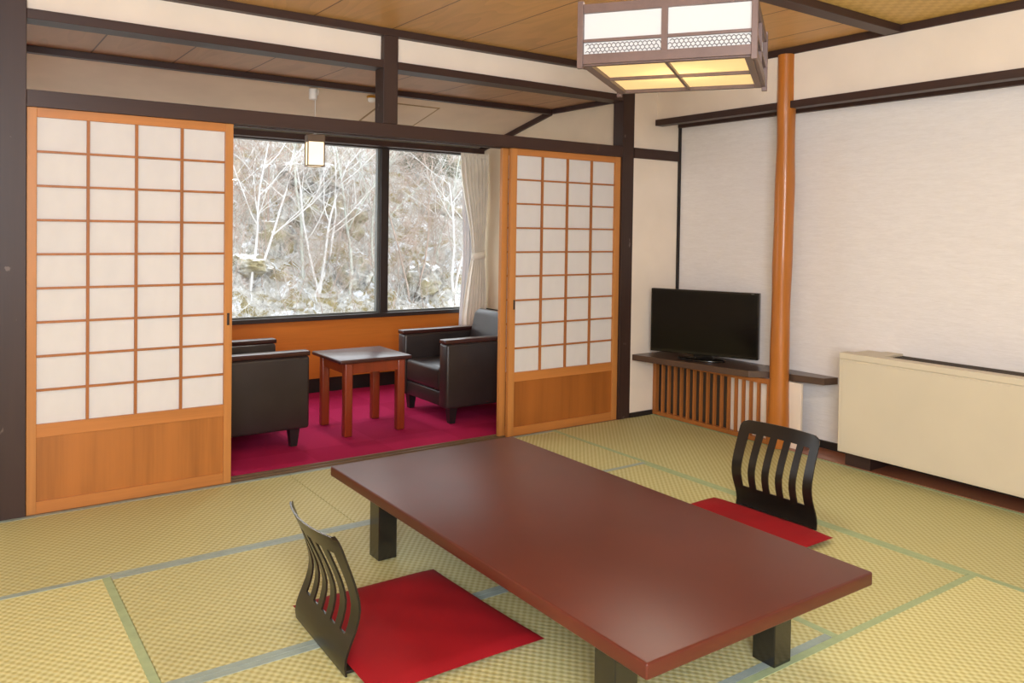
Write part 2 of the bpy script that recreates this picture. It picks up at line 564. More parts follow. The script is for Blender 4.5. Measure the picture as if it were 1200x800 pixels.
# lintel with two grooves below
lt = MB()
lt.box((.304, 0, 1.790), (3.767, .125, 1.8515), .002)
lt.box((.304, 0, 1.7795), (3.767, .014, 1.7915))
lt.box((.304, .046, 1.7795), (3.767, .056, 1.7915))
lt.box((.304, .090, 1.7795), (3.767, .125, 1.7915))
struct('trim_6', lt, M['dark'])
struct('trim_7', MB().box((.304, 0, 2.155), (3.767, .125, 2.198), .002), M['dark'])
struct('trim_8', MB().box((XL, -.012, 2.332), (XK, .04, ZC), .002), M['dark'])
struct('trim_9', MB().box((XK - .012, YR, 2.330), (XK + .04, -.012, ZC), .002), M['darky'])
struct('trim_10', MB().box((3.872, -.008, 1.779), (XW, .02, 1.849), .002), M['dark'])
struct('trim_11', MB().box((4.303, -.010, .41), (XW, .01, 2.02)), M['black'])
struct('baseboard_back', MB().box((3.872, -.006, -.05), (4.09, .01, .032)), M['black'])

# right side: upper wall, rail, recessed textured wall
struct('wall_right', MB().box((XK, YR, 2.050), (XW + .1, .004, ZC + .02)), M['plaster'])
struct('wall_right.001', MB().box((XW, YR, -.05), (XW + .1, .10, 2.06)), M['accent'])
struct('trim_12', MB().box((XK - .022, YR, 2.014), (XK + .05, -.0, 2.056), .002), M['darky'])
struct('trim_13', MB().box((XW - .03, YR, 2.018), (XW, -.0, 2.05), .001), M['darky'])
struct('floor.002', MB().box((4.10, YR, -.055), (XW, .004, .004)), M['board'])
struct('baseboard_right', MB().box((XW - .015, YR, .004), (XW, -1.02, .048)), M['black'])
struct('wall_left', MB().box((XL - .1, YR - .1, -.05), (XL, .035, 2.42)), M['plaster'])
struct('wall_rear', MB().box((XL - .1, YR - .1, -.05), (XW + .1, YR, 2.42)), M['plaster'])

# sunroom shell
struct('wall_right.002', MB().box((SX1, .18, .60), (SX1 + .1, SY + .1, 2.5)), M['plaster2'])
struct('wall_right.003', MB().box((SX1, .18, -.05), (SX1 + .1, SY + .1, .562)), M['orange'])
struct('trim_14', MB().box((SX1 - .012, .18, .560), (SX1 + .1, SY, .602), .001), M['black'])
struct('baseboard_right.001', MB().box((SX1 - .006, .18, -.02), (SX1 + .02, SY, .108)), M['black'])
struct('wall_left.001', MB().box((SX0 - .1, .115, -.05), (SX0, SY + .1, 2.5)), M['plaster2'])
struct('wall_back.003', MB().box((SX0, SY, .108), (SX1, SY + .1, .562)), M['orange'], label='amber wooden wall panel under the big window', cat='wall panel')
struct('baseboard_back.001', MB().box((SX0, SY + .012, -.055), (SX1, SY + .1, .108)), M['black'])
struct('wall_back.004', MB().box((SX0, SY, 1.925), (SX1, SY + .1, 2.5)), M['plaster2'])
struct('ceiling.002', MB().box((SX0, .115, 2.205), (SX1, .90, 2.26)), M['ceil2'])


def slope_z(y):
    return 2.198 - .218 * (y - .90)


sl = MB()
pts = [(.90, slope_z(.90)), (1.90, slope_z(1.90)), (1.90, slope_z(1.90) + .06), (.90, slope_z(.90) + .06)]
a_ = [sl.bm.verts.new((SX0, p[0], p[1])) for p in pts]
b_ = [sl.bm.verts.new((SX1, p[0], p[1])) for p in pts]
sl.bm.faces.new(a_); sl.bm.faces.new(b_[::-1])
for i in range(4):
    sl.bm.faces.new((a_[i], b_[i], b_[(i + 1) % 4], a_[(i + 1) % 4]))
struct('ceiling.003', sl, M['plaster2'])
struct('trim_15', MB().box((SX0, .875, 2.168), (SX1, .925, 2.204), .002), M['dark'])
struct('trim_16', MB().box((SX1 - .02, .18, 2.168), (SX1, .885, 2.204), .002), M['darky'])
t17 = MB()
for k in range(1):
    y0, y1 = .885, 1.895
    q = [(y0, slope_z(y0) - .040), (y1, slope_z(y1) - .040), (y1, slope_z(y1) + .01), (y0, slope_z(y0) + .01)]
    a_ = [t17.bm.verts.new((SX1 - .02, p[0], p[1])) for p in q]
    b_ = [t17.bm.verts.new((SX1, p[0], p[1])) for p in q]
    t17.bm.faces.new(a_); t17.bm.faces.new(b_[::-1])
    for i in range(4):
        t17.bm.faces.new((a_[i], b_[i], b_[(i + 1) % 4], a_[(i + 1) % 4]))
struct('trim_17', t17, M['darky'])
struct('trim_18', MB().box((SX0, 1.80, 1.925), (SX1 - .022, SY, 1.968), .002), M['dark'])

# outer roof keeps the sky out of the rooms
struct('ceiling.004', MB().box((XL - .3, YR - .3, 2.52), (XW + .4, SY + .3, 2.60)), M['roof'])

# window
w = thing('window_1', 'wide bronze framed window of the alcove looking onto a snowy wooded bank', 'window', (1.5, SY + .05, .6), kind='structure')
fr = MB()
fr.box((SX0, SY - .03, .560), (SX1, SY + .1, .592), .002)
fr.box((SX0, SY + .0, 1.915), (SX1, SY + .09, 1.93), .001)
fr.build('window_frame', M['winframe'], w)
MB().box((SX0, SY + .018, .592), (SX1, SY + .032, .606)).build('sash_rail', M['winsash'], w)
for (x0, x1) in ((.25, .34), (1.35, 1.44), (2.905, 2.975)):
    m = MB().box((x0, SY + .0, .592), (x1, SY + .08, 1.918), .002).build('mullion', M['winframe'], w)
    MB().box((x0 - .022, SY + .02, .592), (x0, SY + .06, 1.918), .001).build('sash_stile', M['winsash'], m)
MB().box((3.80, SY + .0, .592), (SX1, SY + .08, 1.918), .002).build('jamb', M['winframe'], w)
for (x0, x1) in ((SX0, .228), (.34, 1.328), (1.44, 2.883), (2.975, 3.80)):
    MB().box((x0, SY + .038, .606), (x1, SY + .043, 1.915)).build('glass_pane', M['glass'], w)

# ceiling hatch and small fixtures on the sloped plaster ceiling of the alcove
hx = thing('ceiling_hatch', 'flush square access hatch outlined in the sloped alcove ceiling', 'hatch', (2.75, 1.27, slope_z(1.27)))


def on_slope(x, y, d=0.0):
    n = Vector((0, -.218, -1)).normalized()
    return Vector((x, y, slope_z(y))) + n * d


def slab(mb, x0, x1, y0, y1, d0, d1):
    lo = [mb.bm.verts.new(on_slope(x, y, d0)) for x, y in ((x0, y0), (x1, y0), (x1, y1), (x0, y1))]
    hi = [mb.bm.verts.new(on_slope(x, y, d1)) for x, y in ((x0, y0), (x1, y0), (x1, y1), (x0, y1))]
    mb.bm.faces.new(lo[::-1]); mb.bm.faces.new(hi)
    for i in range(4):
        mb.bm.faces.new((lo[i], lo[(i + 1) % 4], hi[(i + 1) % 4], hi[i]))
    return mb


M['hatchline'] = plain('hatch_edge', lin(160, 134, 92), 0.6, 0.3)
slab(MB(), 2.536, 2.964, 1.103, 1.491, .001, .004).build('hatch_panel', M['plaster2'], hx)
hf = MB()
for (x0, x1, y0, y1) in ((2.525, 2.975, 1.092, 1.103), (2.525, 2.975, 1.491, 1.502), (2.525, 2.536, 1.103, 1.491), (2.964, 2.975, 1.103, 1.491)):
    slab(hf, x0, x1, y0, y1, .0005, .005)
hf.build('hatch_frame', M['hatchline'], hx)

dt = thing('ceiling_spotlight', 'small round white ceiling fitting with a brass ring on the sloped alcove ceiling', 'ceiling fitting', tuple(on_slope(2.403, 1.03)))
MB().lathe([(.034, 0.004), (.036, -.004), (.030, -.012), (.026, -.012)], n=20).build('ring', M['brass'], dt, world=False, sm=40)
MB().lathe([(.026, -.008), (.027, -.024), (.022, -.036), (.010, -.041)], n=20).build('lens', M['white'], dt, world=False, sm=40)

# ------------------------------------------------------------------ shoji doors
def shoji(name, label, x0, x1, y0, y1, kick, hx_, stile, hside):
    H0, H1 = -.004, 1.7785
    d = thing(name, label, 'sliding door', (x0, y0, 0), kind='structure')
    for (a, b) in ((x0, x0 + stile), (x1 - stile, x1)):
        MB().box((a, y0, H0), (b, y1, H1), .0015).build('stile', M['shoji'], d)
    MB().box((x0 + stile, y0 + .002, 1.738), (x1 - stile, y1 - .002, H1), .001).build('top_rail', M['shojix'], d)
    MB().box((x0 + stile, y0 + .002, .335), (x1 - stile, y1 - .002, .392), .001).build('middle_rail', M['shojix'], d)
    MB().box((x0 + stile, y0 + .002, H0), (x1 - stile, y1 - .002, .052), .001).build('bottom_rail', M['shojix'], d)
    MB().box((x0 + stile, y0 + .009, .052), (x1 - stile, y1 - .010, .335)).build('kick_board', kick, d)
    gx0, gx1, gz0, gz1 = x0 + stile, x1 - stile, .392, 1.738
    bw, bh = .012, .010
    for k in range(1, 4):
        c = gx0 + (gx1 - gx0) * k / 4
        MB().box((c - bw / 2, y0 + .004, gz0), (c + bw / 2, y0 + .018, gz1)).build('vertical_bar', M['bars'], d)
    for k in range(1, 9):
        c = gz0 + (gz1 - gz0) * k / 9
        MB().box((gx0, y0 + .006, c - bh / 2), (gx1, y0 + .0175, c + bh / 2)).build('horizontal_bar', M['bars'], d)
    MB().box((gx0, y0 + .0182, gz0), (gx1, y0 + .0190, gz1)).build('paper', M['paper'], d)
    if hx_ is None: return d
    hm = MB().box((hx_ - .006, y0 - .0012, .785), (hx_ + .006, y0 + .004, .845), .001)
    hm.build('finger_pull', M['black'], d)
    return d


shoji('door_1', 'paper sliding door with a pale kick board beside the outer dark post', .306, 1.185, .016, .044, M['kick'], 1.166, .038, 1)
shoji('door_2', 'paper sliding door with an amber kick board beside the corner post and television', 2.863, 3.766, .016, .044, M['kick2'], 2.898, .045, 0)
# leading edge of a second leaf showing behind door_2
shoji('door_3', 'second paper door leaf parked behind the one beside the corner post', 2.826, 3.730, .058, .086, M['kick2'], None, .045, 0)

# ------------------------------------------------------------------ tatami
mats = [
    (-.25, 1.470, 0, -.86, 'x', 'tatami mat along the first paper door and outer dark post'),
    (1.470, 3.190, 0, -.86, 'x', 'tatami mat along the carpet edge behind the low table'),
    (.505, 2.315, -.86, -1.72, 'x', 'tatami mat under the far half of the low table and the olive floor chair'),
    (.505, 2.315, -1.72, -2.58, 'x', 'tatami mat under the near half of the low table'),
    (2.315, 3.190, -.86, -2.58, 'y', 'tatami mat under the black floor chair and red cushion'),
    (-.37, .505, -.86, -2.58, 'y', 'pale-lit tatami mat in the near corner beside the wide green seam'),
    (1.470, 3.190, -2.58, -3.44, 'x', 'pale-lit tatami mat at the near edge in front of the low table'),
    (3.190, 4.100, 0, -1.600, 'y', 'tatami mat in the corner before the television shelf'),
    (3.190, 4.100, -1.600, -3.40, 'y', 'tatami mat running along the cream heater'),
]
for (x0, x1, y0, y1, ax, lab) in mats:
    ylo, yhi = min(y0, y1), max(y0, y1)
    cx, cy = (x0 + x1) / 2, (ylo + yhi) / 2
    r = thing('tatami_mat', lab, 'tatami mat', (cx, cy, -.05), group='tatami mats on the floor')
    g, bw = .0012, .027
    hxx, hyy = (x1 - x0) / 2 - g, (yhi - ylo) / 2 - g
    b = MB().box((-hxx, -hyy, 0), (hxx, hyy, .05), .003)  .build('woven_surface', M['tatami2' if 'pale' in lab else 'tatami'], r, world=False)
    for s in (-1, 1):
        if ax == 'x':
            a, c = (-hxx, s * hyy, -.0), (hxx, s * (hyy - bw), .0515)
        else:
            a, c = (s * hxx, -hyy, -.0), (s * (hxx - bw), hyy, .0515)
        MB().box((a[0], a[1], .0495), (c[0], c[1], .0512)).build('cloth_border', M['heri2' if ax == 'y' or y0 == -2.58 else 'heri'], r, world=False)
# plain remaining floor behind the camera
for k, (x0, x1, y0, y1) in enumerate(((XL, -.37, -2.58, 0), (XL, -.25, YR, -2.58), (-.25, 4.1, YR, -3.44))):
    if k == 0:
        struct('floor', MB().box((XL, -2.58, -.055), (-.372, -.862, -.0005)).box((XL, -.862, -.055), (-.252, 0, -.0005)), M['tatami'])
    elif k == 1:
        struct('floor', MB().box((XL, YR, -.055), (-.252, -2.582, -.0005)), M['tatami'])
    else:
        struct('floor', MB().box((-.25, YR, -.055), (4.098, -3.442, -.0005)).box((-.25, -3.442, -.055), (1.468, -2.582, -.0005)), M['tatami'])

# ------------------------------------------------------------------ low table
tb = thing('low_table', 'long low red-brown lacquered dining table on short black legs', 'table', (1.73, -1.895, 0))
MB().box((1.283, -2.792, .278), (2.176, -1.002, .318), .006, 3).build('tabletop', M['laq'], tb, sm=50)
for (x, y) in ((1.41, -1.226), (2.04, -1.226), (1.41, -2.556), (2.04, -2.556)):
    MB().box((x - .039, y - .040, .0014), (x + .039, y + .040, .2785), .003).build('leg', M['blacklaq'], tb)
ap = MB()
for x in (1.41, 2.04):
    ap.box((x - .012, -2.515, .242), (x + .012, -1.267, .2785))
ap.build('apron_rail', M['blacklaq'], tb)


# ------------------------------------------------------------------ floor chairs (zaisu) and cushions
PROF = [(.040, .0035), (.044, .030), (.040, .060), (.028, .090), (.014, .120), (.003, .155), (.0, .185), (.003, .215),
        (.012, .250), (.024, .285), (.037, .320), (.050, .355), (.062, .385), (.068, .400)]


def prof(z):
    for (a, za), (b, zb) in zip(PROF, PROF[1:]):
        if z <= zb:
            k = (z - za) / (zb - za)
            return a + (b - a) * max(0, k)
    return PROF[-1][0]


def zaisu(label, loc, rz):
    """local: +x is outward (behind the sitter), y across"""
    r = thing('floor_chair', label, 'floor chair', loc, rz, group='legless floor chairs')
    W2, TH = .207, .0065
    # backrest built on a (y, z) cell grid so that the five slots are real openings
    zs = sorted(set([.004, .012, .03, .055, .08] + [.104, .13, .16, .185, .21, .235, .26, .285, .31, .33, .345] + [.364, .374, .384, .393, .400]))
    ns = 5
    sw = .037          # slot width
    pitch = .071

    def ycoord(y, z):
        return y * (1 - .01 * (z - .2) / .2)
    ys = []
    edges = [-W2]
    for k in range(ns):
        c = (k - 2) * pitch
        edges += [c - sw / 2, c + sw / 2]
    edges.append(W2)
    cells = []
    for i, (a, b) in enumerate(zip(edges, edges[1:])):
        slot = i % 2 == 1
        nsub = 2
        for q in range(nsub):
            cells.append((a + (b - a) * q / nsub, a + (b - a) * (q + 1) / nsub, slot))
    mb = MB()

    def pt(y, z, side):
        # rounded top corners
        yy = y
        rc = .030
        zt = z
        if z > .400 - rc:
            dz = z - (.400 - rc)
            lim = W2 - rc + math.sqrt(max(0, rc * rc - dz * dz))
            if abs(yy) > lim: yy = math.copysign(lim, yy)
        bow = .036 * (1 - (y / W2) ** 2) * min(1, z / .4) ** 1.3
        x = prof(z) + bow - side * TH
        return Vector((x, ycoord(yy, z), zt))
    cache = {}

    def vert(y, z, s):
        key = (round(y, 5), round(z, 5), s)
        if key not in cache:
            cache[key] = mb.bm.verts.new(pt(y, z, s))
        return cache[key]
    solid = {}
    nz = len(zs) - 1
    for ci, (a, b, slot) in enumerate(cells):
        for zi in range(nz):
            zc = (zs[zi] + zs[zi + 1]) / 2
            solid[ci, zi] = not (slot and .104 < zc < .345)
    nc = len(cells)
    for (ci, zi), ok in solid.items():
        if not ok: continue
        a, b, _ = cells[ci]
        z0, z1 = zs[zi], zs[zi + 1]
        mb.bm.faces.new((vert(a, z0, 0), vert(b, z0, 0), vert(b, z1, 0), vert(a, z1, 0)))
        mb.bm.faces.new((vert(a, z0, 1), vert(a, z1, 1), vert(b, z1, 1), vert(b, z0, 1)))
        if ci == 0 or not solid[ci - 1, zi]:
            mb.bm.faces.new((vert(a, z0, 0), vert(a, z1, 0), vert(a, z1, 1), vert(a, z0, 1)))
        if ci == nc - 1 or not solid[ci + 1, zi]:
            mb.bm.faces.new((vert(b, z0, 0), vert(b, z0, 1), vert(b, z1, 1), vert(b, z1, 0)))
        if zi == 0 or not solid[ci, zi - 1]:
            mb.bm.faces.new((vert(a, z0, 0), vert(a, z0, 1), vert(b, z0, 1), vert(b, z0, 0)))
        if zi == nz - 1 or not solid[ci, zi + 1]:
            mb.bm.faces.new((vert(a, z1, 0), vert(b, z1, 0), vert(b, z1, 1), vert(a, z1, 1)))
    bo = mb.build('backrest', M['zaisu'], r, world=False, sm=35)
    # seat board under the cushion
    MB().box((-.38, -.195, .0025), (.036, .195, .0125), .004).build('seat', M['zaisu'], r, world=False, sm=40)
    return r


def cushion(label, cx, cy, wx, wy, rz, flare=.0):
    o = MB()
    NX = 28

    def f(u, v, s):
        a, b = u * 2 - 1, v * 2 - 1
        # pinched corners, bulging sides
        ex = 1 - .025 * b * b * 0 - .03 * (1 - b * b) * -0.3
        m = (1 - abs(a) ** 5) * (1 - abs(b) ** 5)
        h = .022 + s * .026 * max(0, m) ** .45
        h += .0025 * s * math.sin(a * 7 + b * 2) * math.sin(b * 6 + 1) * m
        k = 1 - .018 * (1 - a * a) * 0
        xx = a * wx / 2 * (1 - .02 * (1 - b * b)) * (1 - flare * b * max(0, a))
        yy = b * wy / 2 * (1 - .02 * (1 - a * a))
        if s < 0: h = max(.0130, h)
        return Vector((xx, yy, h))
    vs = {}
    for s in (1, -1):
        for i in range(NX + 1):
            for j in range(NX + 1):
                edge = i in (0, NX) or j in (0, NX)
                if s < 0 and edge:
                    vs[s, i, j] = vs[1, i, j]
                else:
                    vs[s, i, j] = o.bm.verts.new(f(i / NX, j / NX, s))
    for s in (1, -1):
        for i in range(NX):
            for j in range(NX):
                q = [vs[s, i, j], vs[s, i + 1, j], vs[s, i + 1, j + 1], vs[s, i, j + 1]]
                o.bm.faces.new(q if s > 0 else q[::-1])
    ob = o.build('floor_cushion', M['red'], None, sm=60)
    ob.location = (cx, cy, 0.0)
    ob.rotation_euler = (0, 0, rz)
    tagp(ob, label, 'cushion', 'red floor cushions')
    return ob


zaisu('olive black slatted floor chair seen from behind, by the wide green mat seam', (.982, -1.745, .0015), PI - math.radians(1.5))
zaisu('black slatted floor chair facing the camera before the log pillar and heater', (3.036, -1.790, .0015), math.radians(2))
cushion('large showing red floor cushion under the olive floor chair, clear of the table', 1.230, -1.798, .550, .634, 0.0, .06)
cushion('red floor cushion half hidden by the low table, at the black slatted chair', 2.735, -1.815, .565, .62, math.radians(2))

# ------------------------------------------------------------------ lounge chairs and side table in the alcove
def lounge(name, label, xf, y0, y1, s):
    """xf front plane, s=+1: seat faces -x (body extends to +x); s=-1 mirrored"""
    D = .70
    r = thing(name, label, 'armchair', (xf + s * D / 2, (y0 + y1) / 2, 0.0), group='dark leather armchairs in the alcove')

    def X(d): return xf + s * d
    aw = .105
    for (a, b) in ((y0, y0 + aw), (y1 - aw, y1)):
        m = MB().box((X(0), a, .108), (X(D), b, .530), .018, 3)
        arm = m.build('arm', M['leather'], r, sm=50)
        MB().box((X(-.006), a + .012, .5295), (X(D - .10), b - .012, .556), .004).build('arm_cap', M['armwood'], arm, sm=50)
    MB().box((X(.02), y0 + aw, .108), (X(D), y1 - aw, .205), .008).build('seat_base', M['leather'], r, sm=50)
    MB().box((X(.006), y0 + aw + .004, .206), (X(D - .12), y1 - aw - .004, .365), .03, 4).build('seat_cushion', M['leather'], r, sm=60)
    # reclined back cushion
    bk = MB()
    yy0, yy1 = y0 + aw + .006, y1 - aw - .006
    base = [(.50, .367), (.70, .367), (.70, .640), (.66, .685), (.605, .690), (.572, .662)]
    pa = [bk.bm.verts.new((X(d), yy0, z)) for d, z in base]
    pb = [bk.bm.verts.new((X(d), yy1, z)) for d, z in base]
    fs = [bk.bm.faces.new(pa), bk.bm.faces.new(pb[::-1])]
    for i in range(len(base)):
        fs.append(bk.bm.faces.new((pa[i], pb[i], pb[(i + 1) % len(base)], pa[(i + 1) % len(base)])))
    bmesh.ops.recalc_face_normals(bk.bm, faces=fs)
    bmesh.ops.bevel(bk.bm, geom=list({e for f in fs for e in f.edges}), offset=.016, segments=3, profile=.5, affect='EDGES')
    bk.build('backrest', M['leather'], r, sm=60)
    for d in (.075, D - .07):
        for y in (y0 + .065, y1 - .065):
            MB().taper((X(d), y, .0008), .019, (X(d), y, .1085), .030).build('leg', M['legwood'], r)
    return r


lounge('armchair', 'dark leather armchair with red-brown arm caps under the curtain, facing the side table', 2.675, .440, 1.130, 1)
lounge('armchair', 'dark leather armchair half hidden by the first paper door, its side to the room', 1.757, .445, 1.130, -1)

st = thing('side_table', 'small square cherry wood side table between the two armchairs', 'table', (2.206, .72, 0))
MB().box((1.965, .487, .452), (2.447, .952, .476), .006, 2).build('tabletop', M['cherrytop'], st, sm=50)
ap = MB()
ap.box((2.05, .522, .385), (2.375, .542, .4515)); ap.box((2.05, .895, .385), (2.375, .915, .4515))
ap.box((2.012, .56, .385), (2.032, .88, .4515)); ap.box((2.385, .56, .385), (2.405, .88, .4515))
ap.build('apron', M['cherry'], st)
for (x, y) in ((2.032, .540), (2.388, .540), (2.032, .900), (2.388, .900)):
    MB().box((x - .026, y - .026, .0008), (x + .026, y + .026, .4518), .008, 3).build('leg', M['cherry'], st, sm=50)

# ------------------------------------------------------------------ curtain
cu = thing('curtain', 'cream tied back curtain at the end of the alcove window', 'curtain', (3.72, 1.77, .30))


def cur_w(z):
    """left and right edge of the drape at height z"""
    T = 1.05
    if z >= T:
        k = min(1, (z - T) / .80)
        k = k * k * (3 - 2 * k)
        return 3.695 + (3.575 - 3.695) * k, 3.815 + (3.838 - 3.815) * k
    k = min(1, (T - z) / .5)
    k = k ** .8
    return 3.695 + (3.610 - 3.695) * k, 3.815 + (3.838 - 3.815) * k


def drape(u, v):
    z = .30 + v * 1.60
    l_, r_ = cur_w(z)
    x = l_ + (r_ - l_) * u
    amp = .024 * min(1, (r_ - l_) / .2) * (0.7 + .6 * abs(math.sin(u * 7)))
    head = max(0, min(1, (z - 1.83) / .04))
    ph = u * 2 * PI * 7
    y = 1.765 + amp * math.sin(ph + .5 * math.sin(z * 3)) * (1 - .5 * head) + .006 * head * math.sin(u * 2 * PI * 26)
    return Vector((x, y, z))


cm = MB().grid(drape, 150, 46)
co = cm.build('drape', M['curtain'], cu, sm=180)
sd = co.modifiers.new('solid', 'SOLIDIFY'); sd.thickness = .003; sd.offset = 0
cm = MB().grid(lambda u, v: Vector((3.572 + .268 * u, 1.758 + .010 * math.sin(u * 2 * PI * 13), 1.872 + .045 * v)), 130, 3)
hd = cm.build('heading_tape', M['curtain'], cu, sm=180)
sd = hd.modifiers.new('solid', 'SOLIDIFY'); sd.thickness = .004
tie = MB()
ring = [(3.757 + .068 * math.cos(a), 1.765 + .028 * math.sin(a)) for a in [2 * PI * k / 28 for k in range(28)]]
for z0, z1 in ((1.025, 1.085),):
    lo = [tie.bm.verts.new((x, y, z0 + .012 * (x - 3.757) / .07)) for x, y in ring]
    hi = [tie.bm.verts.new((x, y, z1 + .012 * (x - 3.757) / .07)) for x, y in ring]
    for i in range(28):
        tie.bm.faces.new((lo[i], lo[(i + 1) % 28], hi[(i + 1) % 28], hi[i]))
to = tie.build('tie_back', M['curtain'], cu, sm=180)
sd = to.modifiers.new('solid', 'SOLIDIFY'); sd.thickness = .004


def lace(u, v):
    z = .42 + v * 1.30
    k = max(0, min(1, (z - .42) / 1.3))
    x = 3.600 + .16 * u + .02 * k + .018 * math.exp(-((z - 1.05) / .35) ** 2) * 1.5
    return Vector((x, 1.815 + .008 * math.sin(u * 2 * PI * 5), z))


lo_ = MB().grid(lace, 50, 20).build('lace_liner', M['lace'], cu, sm=180)
sd = lo_.modifiers.new('solid', 'SOLIDIFY'); sd.thickness = .002

# ------------------------------------------------------------------ pendant lamp of the alcove
px, py = 1.998, 1.02
zc_ = slope_z(py)
pe = thing('pendant_lamp', 'small glowing square wood and paper pendant lamp hanging before the window', 'lamp', (px, py, 1.67), math.radians(-11))
h = .056
MB().box((-h, -h, .158), (h, h, .205), .004).build('cap', M['pendwood'], pe, world=False)
pf = MB()
for sx in (-1, 1):
    for sy in (-1, 1):
        pf.box((sx * h, sy * h, 0), (sx * (h - .007), sy * (h - .007), .158))
for (sx) in (-1, 1):
    pf.box((sx * h, -h + .007, 0), (sx * (h - .006), h - .007, .008))
    pf.box((-h + .007, sx * h, 0), (h - .007, sx * (h - .006), .008))
pf.build('frame', M['pendwood'], pe, world=False)
MB().box((-h + .0075, -h + .0075, .004), (h - .0075, h - .0075, .1575)).build('shade', M['pendglow'], pe, world=False)
MB().tube([(0, 0, .205), (0, 0, .215)], .012, 12).build('cord_grip', M['white'], pe, world=False)
MB().tube([(0, 0, .214), (0, 0, zc_ - 1.672)], .0025, 8).build('cord', M['white'], pe, world=False)
cx_ = thing('ceiling_socket', 'white plastic ceiling socket beside the pendant lamp cord', 'socket', (1.975, 1.00, 2.10))
MB().lathe([(.020, .0), (.026, .004), (.027, .045), (.025, .070)], n=20).build('body', M['white'], cx_, world=False, sm=40)
MB().tube([(.022, .006, .06), (.038, .01, .035), (.042, .014, .055), (.036, .016, .085)], .0025, 8).build('wire', M['white'], cx_, world=False, sm=60)

# ------------------------------------------------------------------ ceiling lamp
cl = thing('ceiling_lamp', 'large square paper lamp in a mauve wooden lattice hanging under the plank ceiling', 'lamp', (2.407, -1.785, 1.893), math.radians(34.8))
A, B, HT = .340, .317, .225          # half sizes along local x, y, height


def lp(name, mb, mat, par=cl, sm=0): return mb.build(name, mat, par, world=False, sm=sm)


for sx in (-1, 1):
    for sy in (-1, 1):
        lp('corner_post', MB().box((sx * (A + .006), sy * (B + .006), -.012), (sx * (A - .016), sy * (B - .016), HT + .012), .002), M['lampwood'])
for s in (-1, 1):
    for (z0, z1, nm) in ((.004, .040, 'bottom_rail'), (.084, .095, 'thin_rail'), (.192, HT, 'top_rail')):
        lp(nm, MB().box((-A + .016, s * B, z0), (A - .016, s * (B - .014), z1), .001), M['lampwood'])
        lp(nm, MB().box((s * A, -B + .016, z0), (s * (A - .014), B - .016, z1), .001), M['lampwood'])
    lp('centre_bar', MB().box((-.011, s * (B + .001), .040), (.011, s * (B - .013), .192)), M['lampwood'])
    lp('centre_bar', MB().box((s * (A + .001), -.011, .040), (s * (A - .013), .011, .192)), M['lampwood'])
    lp('side_panel', MB().box((-A + .016, s * (B - .015), .040), (A - .016, s * (B - .017), .192)), M['lampwhite'])
    lp('side_panel', MB().box((s * (A - .015), -B + .017, .040), (s * (A - .017), B - .017, .192)), M['lampwhite'])
    # hexagonal fretwork band on all four faces
    for side, H_ in (('y', A), ('x', B)):
        fxs = {-1: MB(), 1: MB()}
        stp = .0165
        for row, zz in enumerate((.047, .060, .073)):
            for k in range(int((2 * H_ - .034) / stp)):
                x0 = -H_ + .018 + k * stp + (stp / 2 if row % 2 else 0)
                if x0 + stp > H_ - .017 or abs(x0 + stp / 2) < .016: continue
                q = [(x0, zz), (x0 + stp * .5, zz + .0065), (x0 + stp, zz)]
                fx = fxs[1 if x0 > 0 else -1]

                def P3(u, w_):
                    return (u, s * (B - .011), w_) if side == 'y' else (s * (A - .011), u, w_)
                for (a, b) in zip(q, q[1:]):
                    fx.tube([P3(*a), P3(*b)], .0016, 4, cap=False)
                fx.tube([P3(x0, zz), P3(x0, zz - .0065)], .0016, 4, cap=False)
        for fx in fxs.values():
            lp('fretwork', fx, M['lampmesh'])
# bottom: frame, cross bars, glowing panel
bf = MB()
for s in (-1, 1):
    bf.box((-A + .014, s * (B - .014), .0), (A - .014, s * (B - .040), .014))
    bf.box((s * (A - .014), -B + .040, .0), (s * (A - .040), B - .040, .014))
lp('bottom_frame', bf, M['lampwood'])
lp('cross_bar', MB().box((-.008, -B + .04, .001), (.008, B - .04, .013)), M['lampwood'])
lp('cross_bar', MB().box((-A + .04, -.006, .002), (A - .04, .006, .012)), M['lampwood'])
lp('bottom_panel', MB().box((-A + .036, -B + .036, .0142), (A - .036, B - .036, .0165)), M['lampwarm'])
lp('top_board', MB().box((-A + .016, -B + .016, HT - .012), (A - .016, B - .016, HT - .004)), M['lampwood'])
lp('stem', MB().tube([(0, 0, HT - .004), (0, 0, ZC - 1.893 - .03)], .012, 12), M['lampwood'])
lp('ceiling_rose', MB().lathe([(.06, ZC - 1.893 - .035), (.065, ZC - 1.893 - .002)], n=24), M['lampwood'])

# ------------------------------------------------------------------ right side: log pillar, shelf, slats, TV, heater
lg = MB()
NR = 46
rr = random.Random(3)
rings = []
PX, PY = 4.098, -1.048
for i in range(NR + 1):
    z = .004 + (2.332 - .004) * i / NR
    k = z / 2.34
    rad = .0575 - .004 * k + .0022 * math.sin(z * 5.1 + 1) + .0015 * math.sin(z * 13)
    ox = .004 * math.sin(z * 2.1 + .4)
    oy = -.010 * k + .008 + .004 * math.sin(z * 2.7)
    ring = []
    for q in range(28):
        a = 2 * PI * q / 28
        rq = rad * (1 + .02 * math.sin(3 * a + z * 2) + .012 * math.sin(5 * a - z * 4))
        ring.append(lg.bm.verts.new((PX + ox + rq * math.cos(a), PY + oy + rq * math.sin(a), z)))
    rings.append(ring)
for a, b in zip(rings, rings[1:]):
    for q in range(28):
        lg.bm.faces.new((a[q], a[(q + 1) % 28], b[(q + 1) % 28], b[q]))
lg.bm.faces.new(rings[0][::-1]); lg.bm.faces.new(rings[-1])
lo = lg.build('log_pillar', M['log'], None, sm=60, loc=(PX, PY, 0))
